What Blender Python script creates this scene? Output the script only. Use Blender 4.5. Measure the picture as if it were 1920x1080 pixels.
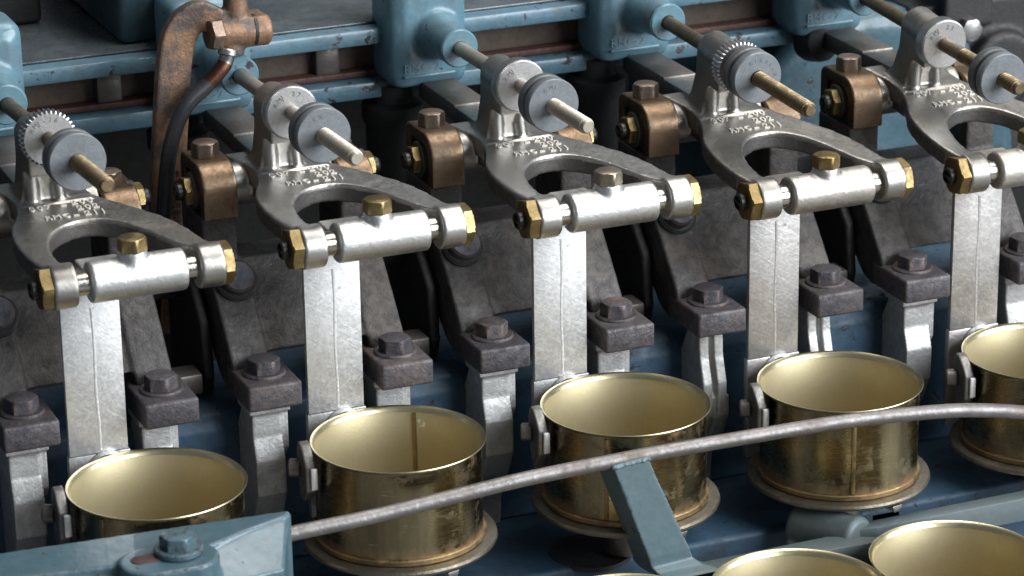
import bpy, bmesh, math, random
from mathutils import Vector, Matrix, noise as mnoise
random.seed(7)
S = 0.001                      # everything below is written in millimetres
scene = bpy.context.scene
for o in list(bpy.data.objects): bpy.data.objects.remove(o)
C = scene.collection

# ------------------------------------------------------------------ camera
camd = bpy.data.cameras.new('camera'); cam = bpy.data.objects.new('camera', camd); C.objects.link(cam)
R_ = Vector((0.92265553, -0.38536131, -0.01426282)); U_ = Vector((0.14403057, 0.31006546, 0.93974178)); F_ = Vector((0.35771772, 0.86911223, -0.34158742))
CP = Vector((-475.331, -1305.377, 632.263)) * S
m = Matrix((R_, U_, -F_)).transposed().to_4x4(); m.translation = CP
cam.matrix_world = m
camd.sensor_width = 36.0; camd.lens = 5729.84 / 1920 * 36.0
camd.clip_start = 0.05; camd.clip_end = 60
camd.dof.use_dof = True; camd.dof.focus_distance = 1.56; camd.dof.aperture_fstop = 15
scene.camera = cam
scene.render.resolution_x = 1024; scene.render.resolution_y = 576

# ------------------------------------------------------------------ light
w = bpy.data.worlds.new('World'); scene.world = w; w.use_nodes = True
bg = w.node_tree.nodes['Background']; bg.inputs[0].default_value = (0.62, 0.70, 0.80, 1); bg.inputs[1].default_value = 0.19
def area(name, loc, target, sx, sy, power, col):
    l = bpy.data.lights.new(name, 'AREA'); l.shape = 'RECTANGLE'; l.size = sx; l.size_y = sy; l.energy = power; l.color = col
    o = bpy.data.objects.new(name, l); C.objects.link(o); o.location = loc
    o.rotation_euler = (Vector(target) - Vector(loc)).to_track_quat('-Z', 'Y').to_euler()
    return o
area('window_light', (2.2, -2.35, 1.45), (0.1, 0.05, 0.08), 3.0, 2.4, 275, (0.90, 0.955, 1.0))
area('ceiling_light', (0.85, 0.15, 2.25), (0.1, 0.05, 0.1), 1.8, 1.2, 54, (1.0, 0.97, 0.92))
scene.view_settings.view_transform = 'Standard'; scene.view_settings.look = 'None'
scene.view_settings.exposure = 0.0; scene.view_settings.gamma = 1.0; scene.view_settings.use_curve_mapping = False
scene.render.engine = 'CYCLES'

# ------------------------------------------------------------------ materials
class N:
    def __init__(s, name):
        s.m = bpy.data.materials.new(name); s.m.use_nodes = True; s.t = s.m.node_tree
        s.b = s.t.nodes['Principled BSDF']
        tc = s.t.nodes.new('ShaderNodeTexCoord'); oi = s.t.nodes.new('ShaderNodeObjectInfo')
        mul = s.t.nodes.new('ShaderNodeMath'); mul.operation = 'MULTIPLY'; mul.inputs[1].default_value = 3.7
        s.t.links.new(oi.outputs['Random'], mul.inputs[0])
        cmb = s.t.nodes.new('ShaderNodeCombineXYZ')
        for i in range(3): s.t.links.new(mul.outputs[0], cmb.inputs[i])
        add = s.t.nodes.new('ShaderNodeVectorMath'); add.operation = 'ADD'
        s.t.links.new(tc.outputs['Object'], add.inputs[0]); s.t.links.new(cmb.outputs[0], add.inputs[1])
        s.vec = add.outputs[0]; s.raw = tc.outputs['Object']; s.rnd = oi.outputs['Random']
    def L(s, a, b): s.t.links.new(a, b)
    def noise(s, scale, detail=4, rough=0.6, stretch=None, dist=0.0, turn=None):
        n = s.t.nodes.new('ShaderNodeTexNoise'); n.inputs['Scale'].default_value = scale; n.inputs['Detail'].default_value = detail
        n.inputs['Roughness'].default_value = rough; n.inputs['Distortion'].default_value = dist
        v = s.vec
        if turn:
            vr = s.t.nodes.new('ShaderNodeVectorRotate'); vr.rotation_type = 'Y_AXIS'; vr.inputs['Angle'].default_value = turn; s.L(v, vr.inputs['Vector']); v = vr.outputs[0]
        if stretch:
            mp = s.t.nodes.new('ShaderNodeVectorMath'); mp.operation = 'MULTIPLY'; mp.inputs[1].default_value = stretch
            s.L(v, mp.inputs[0]); v = mp.outputs[0]
        s.L(v, n.inputs['Vector']); return n.outputs['Fac']
    def ramp(s, fac, lo, hi, a=0.0, b=1.0):
        r = s.t.nodes.new('ShaderNodeMapRange'); r.inputs[1].default_value = lo; r.inputs[2].default_value = hi
        r.inputs[3].default_value = a; r.inputs[4].default_value = b; s.L(fac, r.inputs[0]); return r.outputs[0]
    def mix(s, fac, a, b):
        x = s.t.nodes.new('ShaderNodeMix'); x.data_type = 'RGBA'
        if isinstance(fac, (int, float)): x.inputs[0].default_value = fac
        else: s.L(fac, x.inputs[0])
        for v, i in ((a, 6), (b, 7)):
            if isinstance(v, tuple): x.inputs[i].default_value = (*v, 1)
            else: s.L(v, x.inputs[i])
        return x.outputs[2]
    def math(s, op, a, b):
        x = s.t.nodes.new('ShaderNodeMath'); x.operation = op
        for v, i in ((a, 0), (b, 1)):
            if isinstance(v, (int, float)): x.inputs[i].default_value = v
            else: s.L(v, x.inputs[i])
        return x.outputs[0]
    def point(s, lo, hi):
        g = s.t.nodes.new('ShaderNodeNewGeometry'); return s.ramp(g.outputs['Pointiness'], lo, hi)
    def bump(s, h, strength, dist=0.001, prev=None):
        b = s.t.nodes.new('ShaderNodeBump'); b.inputs['Strength'].default_value = strength; b.inputs['Distance'].default_value = dist
        s.L(h, b.inputs['Height'])
        if prev is not None: s.L(prev, b.inputs['Normal'])
        return b.outputs[0]
    def out(s, base=None, rough=None, metal=None, normal=None, coat=None):
        for v, k in ((base, 'Base Color'), (rough, 'Roughness'), (metal, 'Metallic'), (coat, 'Coat Weight')):
            if v is None: continue
            if isinstance(v, tuple): s.b.inputs[k].default_value = (*v, 1)
            elif isinstance(v, (int, float)): s.b.inputs[k].default_value = v
            else: s.L(v, s.b.inputs[k])
        if normal is not None: s.L(normal, s.b.inputs['Normal'])
        return s.m

def metal(name, a, b, dirt, r0, r1, dirt_lo=0.52, dirt_hi=0.72, grain=900, bump=0.25, scale=60, stretch=None, met=1.0, dirt_rough=0.65, dirt_metal=0.35, wear=None, mottle=0.45, tone=0.3):
    n = N(name)
    big = n.noise(scale, 5, 0.65); fine = n.noise(grain, 3, 0.7, stretch); blot = n.noise(scale * 0.55, 6, 0.7, None, 0.6)
    base = n.mix(n.ramp(big, 0.3, 0.7), a, b)
    dm = n.ramp(blot, dirt_lo, dirt_hi)
    speck = n.ramp(n.noise(scale * 7, 4, 0.7), 0.66, 0.74)
    dm2 = n.math('MAXIMUM', dm, n.math('MULTIPLY', speck, 0.7))
    col = n.mix(dm2, base, dirt)
    if wear:
        col = n.mix(n.math('MULTIPLY', n.point(0.52, 0.6), 0.6), col, wear)
    mid = n.noise(scale * 5, 6, 0.75, None, 0.4)
    col = n.mix(n.ramp(mid, 0.40, 0.66, 0.0, mottle), col, tuple(c * 0.35 for c in b))
    col = n.mix(n.ramp(fine, 0.2, 0.8, 0.0, 0.3), col, tuple(c * 0.55 for c in a))
    col = n.mix(n.ramp(n.rnd, 0, 1, 0.0, tone), col, tuple(c * 0.45 for c in b))
    ro = n.math('ADD', n.ramp(fine, 0.25, 0.75, r0, r1), n.math('MULTIPLY', dm2, dirt_rough - r1))
    me = n.math('SUBTRACT', met, n.math('MULTIPLY', dm2, max(0, met - dirt_metal)))
    nm = n.bump(fine, bump, 0.0004)
    nm = n.bump(mid, bump * 0.8, 0.0008, nm)
    ro = n.math('ADD', ro, n.ramp(mid, 0.35, 0.7, -0.04, 0.10))
    return n.out(col, ro, me, nm)

def scratched(name, a, b, dirt, r0, r1, streak=(1, 1, 0.05), dirt_lo=0.55, dirt_hi=0.75):
    """flat ground steel with fine file marks that cross each other"""
    n = N(name)
    s1 = n.noise(1500, 2, 0.7, (1.0, 1.0, 0.022), 0, 0.95); s2 = n.noise(1300, 2, 0.7, (1.0, 1.0, 0.025), 0, 1.15); blot = n.noise(30, 6, 0.7, None, 0.5)
    s3 = n.noise(1100, 2, 0.6, (1.0, 1.0, 0.02), 0, -0.9)
    mottle = n.noise(110, 6, 0.75)
    scr = n.math('MAXIMUM', n.ramp(s1, 0.60, 0.68), n.math('MAXIMUM', n.ramp(s2, 0.62, 0.70), n.ramp(s3, 0.62, 0.7)))
    sm = n.math('ADD', n.math('MULTIPLY', scr, 0.11), n.math('MULTIPLY', n.noise(500, 3, 0.6), 0.6))
    sm = n.math('ADD', sm, 0.1)
    base = n.mix(n.ramp(sm, 0.30, 0.62), a, b)
    base = n.mix(n.ramp(mottle, 0.45, 0.75, 0, 0.3), base, tuple(c * 0.6 for c in a))
    dm = n.ramp(blot, dirt_lo, dirt_hi, 0, 0.85)
    spot = n.ramp(n.noise(210, 2, 0.5), 0.72, 0.77)
    dm = n.math('MAXIMUM', dm, n.math('MULTIPLY', spot, 0.8))
    col = n.mix(dm, base, dirt)
    ro = n.math('ADD', n.ramp(sm, 0.35, 0.65, r0, r1), n.math('MULTIPLY', dm, 0.15))
    nm = n.bump(sm, 0.35, 0.0005); nm = n.bump(mottle, 0.25, 0.0006, nm)
    return n.out(col, ro, n.ramp(dm, 0, 1, 0.78, 0.5), nm)

def paint(name, a, b, chip, r0=0.28, r1=0.5, chip_lo=0.66, chip_hi=0.69, scale=40, grime=(0.05, 0.05, 0.048), grime_amt=0.6, coat=0.25, edge=False):
    n = N(name)
    big = n.noise(scale * 0.5, 5, 0.65); mid = n.noise(scale * 2.2, 6, 0.68); fine = n.noise(700, 3, 0.6); lump = n.noise(130, 2, 0.5)
    base = n.mix(n.ramp(big, 0.3, 0.7), a, b)
    base = n.mix(n.ramp(n.noise(scale * 5, 6, 0.75), 0.45, 0.7, 0, 0.4), base, grime)
    g = n.math('MULTIPLY', n.ramp(n.noise(scale * 0.8, 7, 0.72, None, 0.8), 0.5, 0.72), grime_amt)
    base = n.mix(g, base, grime)
    cm = n.ramp(n.noise(scale * 2.6, 5, 0.62, None, 0.3), chip_lo, chip_hi)
    if edge: cm = n.math('MAXIMUM', cm, n.math('MULTIPLY', n.point(0.515, 0.545), n.ramp(n.noise(scale * 6, 5, 0.7), 0.52, 0.62)))
    base = n.mix(cm, base, n.mix(n.ramp(mid, 0.4, 0.6), chip, tuple(c * 0.4 for c in chip)))
    ro = n.math('ADD', n.ramp(mid, 0.3, 0.7, r0, r1), n.math('MULTIPLY', n.math('MAXIMUM', g, cm), 0.3))
    nm = n.bump(lump, 0.30, 0.0012); nm = n.bump(fine, 0.12, 0.0004, nm); nm = n.bump(n.math('SUBTRACT', 1.0, cm), 0.5, 0.0005, nm)
    return n.out(base, ro, 0.0, nm, n.math('MULTIPLY', n.math('SUBTRACT', 1.0, n.math('MAXIMUM', g, cm)), coat))

M = {}
M['cast'] = metal('cast_nickel', (0.58, 0.56, 0.53), (0.48, 0.46, 0.43), (0.24, 0.20, 0.16), 0.30, 0.42, 0.58, 0.85, 600, 0.14, 40, wear=(0.85, 0.85, 0.87), mottle=0.22, tone=0.35)
M['cast_dull'] = metal('dull_cast_nickel', (0.43, 0.41, 0.38), (0.34, 0.32, 0.295), (0.17, 0.135, 0.10), 0.30, 0.44, 0.54, 0.82, 600, 0.16, 40, wear=(0.75, 0.74, 0.74), mottle=0.3, tone=0.25)
M['cast_side_dark'] = metal('darker_cast_sides', (0.20, 0.19, 0.18), (0.14, 0.13, 0.125), (0.08, 0.065, 0.05), 0.45, 0.6, 0.5, 0.78, 500, 0.5, 40, met=0.8)
M['letter'] = metal('worn_highlight_letters', (0.72, 0.69, 0.63), (0.66, 0.62, 0.56), (0.5, 0.45, 0.38), 0.5, 0.55, 0.6, 0.85, 700, 0.02, 45, met=0.6, mottle=0.0, tone=0.1)  # paler than the casting: the letters' bright highlights are put into the colour
M['collar'] = metal('silvered_steel', (0.84, 0.83, 0.81), (0.72, 0.71, 0.69), (0.42, 0.37, 0.31), 0.33, 0.46, 0.62, 0.85, 500, 0.3, 50, (1, 1, 1))
M['collar_worn'] = metal('tarnished_silvered_steel', (0.72, 0.68, 0.64), (0.60, 0.55, 0.50), (0.36, 0.27, 0.20), 0.33, 0.46, 0.48, 0.75, 500, 0.4, 60)
M['finger'] = metal('dull_finger_steel', (0.30, 0.285, 0.265), (0.20, 0.19, 0.175), (0.09, 0.07, 0.055), 0.4, 0.55, 0.5, 0.72, 500, 0.4, 60)
M['bar'] = scratched('ground_steel', (0.76, 0.75, 0.74), (0.88, 0.87, 0.86), (0.46, 0.43, 0.40), 0.42, 0.6, dirt_lo=0.66, dirt_hi=0.86)
M['bar_worn'] = scratched('worn_ground_steel', (0.56, 0.53, 0.51), (0.70, 0.67, 0.65), (0.30, 0.24, 0.20), 0.36, 0.52, dirt_lo=0.5, dirt_hi=0.8)
M['pin'] = metal('polished_pin', (0.60, 0.57, 0.52), (0.5, 0.46, 0.4), (0.25, 0.2, 0.15), 0.15, 0.25, 0.6, 0.8, 900, 0.08, 70)
M['steel'] = metal('guide_steel', (0.46, 0.45, 0.44), (0.38, 0.37, 0.36), (0.14, 0.12, 0.10), 0.3, 0.42, 0.55, 0.8, 700, 0.15, 40)
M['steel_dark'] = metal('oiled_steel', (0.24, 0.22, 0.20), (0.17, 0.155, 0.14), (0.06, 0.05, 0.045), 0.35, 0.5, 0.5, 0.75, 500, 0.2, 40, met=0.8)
M['brass'] = metal('brass', (0.33, 0.24, 0.10), (0.24, 0.17, 0.07), (0.15, 0.10, 0.05), 0.3, 0.45, 0.55, 0.75, 600, 0.2, 90, wear=(0.55, 0.44, 0.24))
M['brass_dark'] = metal('dull_brass', (0.36, 0.26, 0.11), (0.28, 0.19, 0.08), (0.10, 0.07, 0.04), 0.3, 0.45, 0.5, 0.7, 600, 0.25, 90)
M['bronze'] = metal('bronze', (0.24, 0.165, 0.108), (0.17, 0.115, 0.075), (0.075, 0.058, 0.047), 0.34, 0.5, 0.52, 0.72, 700, 0.22, 55, wear=(0.5, 0.37, 0.26))
M['bronze_bolt'] = metal('bronze_bolt', (0.33, 0.25, 0.19), (0.26, 0.19, 0.14), (0.10, 0.08, 0.06), 0.35, 0.5, 0.5, 0.72, 700, 0.25, 60, wear=(0.5, 0.42, 0.35))
M['bolt_pale'] = metal('pale_bronze_bolt', (0.50, 0.43, 0.34), (0.40, 0.33, 0.24), (0.2, 0.14, 0.09), 0.3, 0.42, 0.55, 0.75, 600, 0.2, 80)
M['iron'] = metal('black_cast_iron', (0.115, 0.108, 0.106), (0.050, 0.047, 0.047), (0.125, 0.095, 0.075), 0.4, 0.58, 0.46, 0.72, 380, 1.0, 26, met=0.4, dirt_rough=0.75, dirt_metal=0.0, mottle=0.85)
M['iron_foot'] = metal('scaled_iron', (0.115, 0.122, 0.148), (0.078, 0.082, 0.10), (0.105, 0.068, 0.05), 0.4, 0.58, 0.54, 0.70, 380, 0.9, 48, met=0.5, dirt_rough=0.75, dirt_metal=0.0, wear=(0.30, 0.19, 0.13), mottle=0.75, tone=0.4)
M['black'] = metal('oily_and_shade_black', (0.010, 0.010, 0.011), (0.018, 0.017, 0.016), (0.035, 0.027, 0.02), 0.45, 0.65, 0.6, 0.8, 400, 0.4, 40, met=0.0)  # for oily black parts, and for parts whose black stands in for shade
M['stud'] = metal('black_stud', (0.03, 0.03, 0.03), (0.05, 0.045, 0.04), (0.02, 0.015, 0.01), 0.25, 0.4, 0.6, 0.8, 400, 0.2, 80, met=0.6)
M['leg'] = metal('cast_aluminium_leg', (0.70, 0.69, 0.68), (0.50, 0.49, 0.48), (0.17, 0.155, 0.13), 0.42, 0.6, 0.50, 0.72, 500, 0.5, 40, met=0.85)
M['zinc'] = metal('zinc_disc', (0.235, 0.25, 0.265), (0.185, 0.20, 0.212), (0.10, 0.105, 0.095), 0.4, 0.55, 0.55, 0.8, 600, 0.2, 60, met=0.25, dirt_metal=0.1)
M['zinc_rear'] = metal('zinc_rear_disc', (0.17, 0.178, 0.186), (0.125, 0.13, 0.137), (0.10, 0.10, 0.09), 0.4, 0.55, 0.55, 0.8, 600, 0.3, 60, met=0.3, dirt_metal=0.1)
M['zinc_dark'] = metal('dark_rubber_ring', (0.115, 0.118, 0.122), (0.085, 0.087, 0.09), (0.1, 0.1, 0.095), 0.45, 0.6, 0.55, 0.8, 600, 0.2, 60, met=0.1, dirt_metal=0.1)
M['wheel'] = metal('nickel_wheel', (0.62, 0.61, 0.60), (0.52, 0.51, 0.50), (0.22, 0.2, 0.17), 0.3, 0.42, 0.6, 0.8, 800, 0.15, 60, wear=(0.9, 0.9, 0.9))
M['rod'] = metal('plated_rod', (0.50, 0.45, 0.38), (0.40, 0.345, 0.27), (0.22, 0.155, 0.095), 0.34, 0.5, 0.55, 0.75, 700, 0.15, 70, met=0.65, mottle=0.25)
M['rod_brass'] = metal('brassy_rod', (0.29, 0.22, 0.13), (0.20, 0.145, 0.085), (0.10, 0.07, 0.045), 0.38, 0.52, 0.5, 0.7, 700, 0.25, 70)
M['rust'] = metal('rusty_rail', (0.17, 0.125, 0.095), (0.12, 0.09, 0.07), (0.10, 0.05, 0.03), 0.5, 0.7, 0.55, 0.7, 300, 0.6, 40, met=0.15, dirt_metal=0.0)
M['redrust'] = metal('red_oxide', (0.11, 0.04, 0.028), (0.075, 0.034, 0.025), (0.04, 0.022, 0.017), 0.5, 0.7, 0.5, 0.7, 300, 0.6, 60, met=0.0, dirt_metal=0.0)
M['pipe'] = metal('worn_guide_rod', (0.30, 0.28, 0.27), (0.20, 0.185, 0.18), (0.12, 0.07, 0.045), 0.36, 0.5, 0.50, 0.70, 500, 0.5, 60, met=0.8)
M['blue'] = paint('blue_paint', (0.078, 0.170, 0.220), (0.105, 0.205, 0.25), (0.07, 0.05, 0.042), grime=(0.075, 0.085, 0.10))
M['blue_deep'] = paint('deep_blue_paint', (0.014, 0.045, 0.082), (0.022, 0.062, 0.108), (0.03, 0.025, 0.022), chip_lo=0.62, chip_hi=0.68, grime=(0.012, 0.014, 0.016), grime_amt=0.95, r0=0.45, r1=0.65, coat=0.0)
M['blue_lip'] = paint('rail_blue_paint', (0.068, 0.14, 0.195), (0.088, 0.165, 0.205), (0.05, 0.035, 0.03), chip_lo=0.60, chip_hi=0.64)
M['blue_dark'] = paint('oily_blue_paint', (0.018, 0.040, 0.052), (0.026, 0.055, 0.068), (0.02, 0.018, 0.016), grime_amt=0.7, grime=(0.01, 0.01, 0.01))
M['grey_blue'] = paint('grey_blue_paint', (0.044, 0.092, 0.118), (0.058, 0.108, 0.132), (0.05, 0.038, 0.033), chip_lo=0.66, chip_hi=0.68, grime_amt=0.5, grime=(0.055, 0.07, 0.078), edge=True)
M['teal'] = paint('teal_panel_paint', (0.040, 0.086, 0.112), (0.052, 0.104, 0.13), (0.03, 0.03, 0.03), grime_amt=0.5, grime=(0.015, 0.025, 0.03))
M['strut'] = paint('strut_paint', (0.080, 0.128, 0.148), (0.10, 0.15, 0.165), (0.07, 0.055, 0.05), chip_lo=0.64, chip_hi=0.66, grime_amt=0.45, r0=0.4, r1=0.6, grime=(0.08, 0.09, 0.095), coat=0.1, edge=True)
M['slate'] = paint('slate_paint', (0.078, 0.105, 0.112), (0.10, 0.125, 0.13), (0.1, 0.06, 0.045), chip_lo=0.70, chip_hi=0.72, grime_amt=0.35, r0=0.4, r1=0.6, grime=(0.08, 0.08, 0.075), coat=0.05)
M['tray'] = metal('oily_tray', (0.21, 0.235, 0.25), (0.10, 0.125, 0.14), (0.03, 0.035, 0.04), 0.16, 0.36, 0.45, 0.70, 300, 0.35, 18, met=0.35, dirt_rough=0.3, mottle=0.6)
M['cream'] = metal('cream_plastic', (0.62, 0.57, 0.50), (0.58, 0.53, 0.46), (0.5, 0.46, 0.4), 0.5, 0.6, 0.6, 0.8, 300, 0.05, 40, met=0.0, dirt_metal=0.0)
M['old_copper'] = metal('old_copper', (0.36, 0.215, 0.135), (0.27, 0.155, 0.095), (0.05, 0.048, 0.052), 0.45, 0.6, 0.48, 0.56, 600, 0.6, 55, met=0.6, dirt_rough=0.5, dirt_metal=0.1)
M['tube'] = metal('blackened_tube', (0.060, 0.062, 0.07), (0.045, 0.046, 0.052), (0.20, 0.085, 0.05), 0.35, 0.5, 0.62, 0.72, 500, 0.3, 45, met=0.5, dirt_rough=0.5, dirt_metal=0.5)
M['tube_copper'] = metal('copper_tube', (0.20, 0.088, 0.055), (0.12, 0.06, 0.042), (0.10, 0.08, 0.06), 0.3, 0.5, 0.5, 0.7, 500, 0.3, 45)
M['concrete'] = metal('concrete_floor', (0.34, 0.33, 0.31), (0.26, 0.25, 0.24), (0.16, 0.15, 0.14), 0.6, 0.8, 0.55, 0.75, 100, 0.2, 3, met=0.0, dirt_metal=0.0)
M['flake'] = metal('old_paint_flake', (0.42, 0.34, 0.22), (0.30, 0.24, 0.16), (0.2, 0.15, 0.1), 0.6, 0.7, 0.5, 0.7, 300, 0.3, 80, met=0.0, dirt_metal=0.0)

def can_inner():
    n = N('gold_lacquer')
    f = n.noise(900, 2, 0.6); big = n.noise(30, 4, 0.6)
    base = n.mix(n.ramp(big, 0.3, 0.7), (0.50, 0.43, 0.27), (0.44, 0.37, 0.22))
    base = n.mix(n.ramp(f, 0.3, 0.7, 0, 0.3), base, (0.40, 0.34, 0.21))
    return n.out(base, n.ramp(f, 0.3, 0.7, 0.44, 0.54), 0.7, n.bump(f, 0.15, 0.0003))
def can_outer():
    n = N('gold_tinplate')
    st = n.noise(60, 6, 0.75, (1, 1, 0.12)); spot = n.noise(95, 6, 0.7, None, 0.4); sc = n.noise(500, 3, 0.8, (0.12, 0.12, 1.5))
    base = n.mix(n.ramp(st, 0.35, 0.65), (0.31, 0.26, 0.155), (0.18, 0.148, 0.09))
    stain = n.math('MULTIPLY', n.ramp(spot, 0.54, 0.68), 0.85)
    sep = n.t.nodes.new('ShaderNodeSeparateXYZ'); n.L(n.raw, sep.inputs[0])
    low = n.ramp(sep.outputs[2], 0.010, 0.001)                    # rust creeping up from the bottom seam
    rustm = n.math('MULTIPLY', low, n.ramp(n.noise(140, 5, 0.7), 0.38, 0.62))
    high = n.math('MULTIPLY', n.ramp(sep.outputs[2], 0.040, 0.049), n.ramp(n.noise(110, 6, 0.7), 0.56, 0.66))
    rustm = n.math('MAXIMUM', rustm, high)
    base = n.mix(n.math('MULTIPLY', stain, 0.5), base, (0.085, 0.07, 0.045))
    base = n.mix(rustm, base, (0.23, 0.10, 0.04))
    base = n.mix(n.math('MULTIPLY', n.ramp(sc, 0.66, 0.72), 0.5), base, (0.75, 0.70, 0.6))
    ro = n.math('ADD', n.ramp(sc, 0.3, 0.7, 0.2, 0.32), n.math('MULTIPLY', n.math('MAXIMUM', stain, rustm), 0.3))
    me = n.math('SUBTRACT', 1.0, n.math('MULTIPLY', n.math('MAXIMUM', n.math('MULTIPLY', stain, 0.4), rustm), 0.8))
    return n.out(base, ro, me, n.bump(st, 0.06, 0.001))
M['can_in'] = can_inner(); M['can_out'] = can_outer()
M['can_rim'] = metal('gold_rim', (0.76, 0.69, 0.46), (0.66, 0.58, 0.36), (0.34, 0.22, 0.12), 0.3, 0.36, 0.66, 0.78, 60, 0.02, 20)
M['can_seam'] = metal('rusty_seam', (0.46, 0.35, 0.18), (0.33, 0.23, 0.12), (0.24, 0.11, 0.05), 0.3, 0.45, 0.48, 0.64, 600, 0.3, 110)
M['seam_in'] = metal('tarnished_lacquer', (0.40, 0.31, 0.16), (0.33, 0.24, 0.12), (0.2, 0.12, 0.06), 0.35, 0.45, 0.5, 0.75, 600, 0.2, 110)
M['plate'] = metal('seat_plate', (0.33, 0.295, 0.235), (0.22, 0.195, 0.155), (0.13, 0.085, 0.05), 0.3, 0.46, 0.5, 0.72, 500, 0.35, 50, met=0.95)

# ------------------------------------------------------------------ mesh helpers (mm)
def basis(axis):
    a = Vector(axis).normalized(); t = Vector((0, 0, 1)) if abs(a.z) < 0.9 else Vector((1, 0, 0))
    u = t.cross(a).normalized(); v = a.cross(u); return a, u, v
class B:
    def __init__(s): s.bm = bmesh.new()
    def _ring(s, pts): return [s.bm.verts.new(p) for p in pts]
    def loft(s, rings, cap=True):
        rs = [s._ring(r) for r in rings]; n = len(rs[0])
        for a, b in zip(rs, rs[1:]):
            for i in range(n): s.bm.faces.new((a[i], a[(i + 1) % n], b[(i + 1) % n], b[i]))
        if cap:
            s.bm.faces.new(list(reversed(rs[0]))); s.bm.faces.new(rs[-1])
        return rs
    def box(s, x0, x1, y0, y1, z0, z1, bev=0.0, seg=2):
        t = bmesh.new()
        q = [t.verts.new((x, y, z)) for z in (z0, z1) for x, y in ((x0, y0), (x1, y0), (x1, y1), (x0, y1))]
        for f in ((3, 2, 1, 0), (4, 5, 6, 7), (0, 1, 5, 4), (1, 2, 6, 5), (2, 3, 7, 6), (3, 0, 4, 7)): t.faces.new([q[i] for i in f])
        if bev: bmesh.ops.bevel(t, geom=t.edges[:], offset=bev, segments=seg, profile=0.5, affect='EDGES')
        s.join(t); return s
    def join(s, t, mat=None):
        if mat: bmesh.ops.transform(t, matrix=mat, verts=t.verts)
        me = bpy.data.meshes.new('tmp'); t.to_mesh(me); t.free(); s.bm.from_mesh(me); bpy.data.meshes.remove(me)
    def lathe(s, prof, org=(0, 0, 0), axis=(0, 0, 1), seg=48, closed=False):
        a, u, v = basis(axis); o = Vector(org); rings = []
        for r, t in prof:
            rings.append([o + a * t + (u * math.cos(2 * math.pi * i / seg) + v * math.sin(2 * math.pi * i / seg)) * r for i in range(seg)])
        rs = s.loft(rings, cap=not closed)
        if closed:
            n = seg
            for i in range(n): s.bm.faces.new((rs[-1][i], rs[-1][(i + 1) % n], rs[0][(i + 1) % n], rs[0][i]))
        return s
    def cyl(s, p0, p1, r, seg=32, ch=0.5):
        p0, p1 = Vector(p0), Vector(p1); L = (p1 - p0).length; ch = min(ch, r * 0.4, L * 0.4)
        return s.lathe([(r - ch, 0), (r, ch), (r, L - ch), (r - ch, L)], p0, p1 - p0, seg)
    def hexa(s, p, axis, af, h, rot=0.0, ch=None):
        """hexagon head with the rounded chamfer on its outer face"""
        a, u, v = basis(axis); o = Vector(p); R = af / math.sqrt(3); ch = ch or h * 0.14; rings = []
        n = 36
        def hx(k, sc):
            th = 2 * math.pi * k / n; d = (th + math.pi / 6) % (math.pi / 3) - math.pi / 6
            return (af / 2) / math.cos(d - 0) if False else (af / 2) / math.cos(((th) % (math.pi / 3)) - math.pi / 6)
        for t, lim in ((0, 9), (h - ch, 9), (h - ch * 0.35, 1.06), (h, 0.96)):
            ring = []
            for k in range(n):
                th = 2 * math.pi * k / n + rot; rr = min(hx(k, 1), af / 2 * lim)
                ring.append(o + a * t + (u * math.cos(th) + v * math.sin(th)) * rr)
            rings.append(ring)
        s.loft(rings); return s
    def prism(s, pts, plane, lo, hi, bev=0.0, seg=2):
        t = bmesh.new()
        def P(p, d): return {'yz': (d, p[0], p[1]), 'xz': (p[0], d, p[1]), 'xy': (p[0], p[1], d)}[plane]
        a = [t.verts.new(P(p, lo)) for p in pts]; b = [t.verts.new(P(p, hi)) for p in pts]; n = len(pts)
        t.faces.new(a); t.faces.new(list(reversed(b)))
        for i in range(n): t.faces.new((a[i], b[i], b[(i + 1) % n], a[(i + 1) % n]))
        bmesh.ops.recalc_face_normals(t, faces=t.faces)
        if bev: bmesh.ops.bevel(t, geom=t.edges[:], offset=bev, segments=seg, profile=0.5, affect='EDGES')
        s.join(t); return s
    def tube(s, path, r, seg=20, rr=None):
        path = [Vector(p) for p in path]; rings = []; pu = None
        for i, p in enumerate(path):
            d = (path[min(i + 1, len(path) - 1)] - path[max(i - 1, 0)]).normalized()
            if pu is None: _, u, _v = basis(d)
            else: u = (pu - d * pu.dot(d)).normalized()
            pu = u; v = d.cross(u); R = rr[i] if rr else r
            rings.append([p + (u * math.cos(2 * math.pi * k / seg) + v * math.sin(2 * math.pi * k / seg)) * R for k in range(seg)])
        s.loft(rings); return s
    def rot(s, mat): bmesh.ops.transform(s.bm, matrix=mat, verts=s.bm.verts); return s

def spline(pts, n=12):
    """Catmull-Rom through the points"""
    P = [Vector(p) for p in pts]; P = [P[0] * 2 - P[1]] + P + [P[-1] * 2 - P[-2]]; out = []
    for i in range(1, len(P) - 2):
        for k in range(n):
            t = k / n; a, b, c, d = P[i - 1:i + 3]
            out.append(0.5 * ((2 * b) + (c - a) * t + (2 * a - 5 * b + 4 * c - d) * t * t + (3 * b - a - 3 * c + d) * t ** 3))
    out.append(P[-2]); return out

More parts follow.
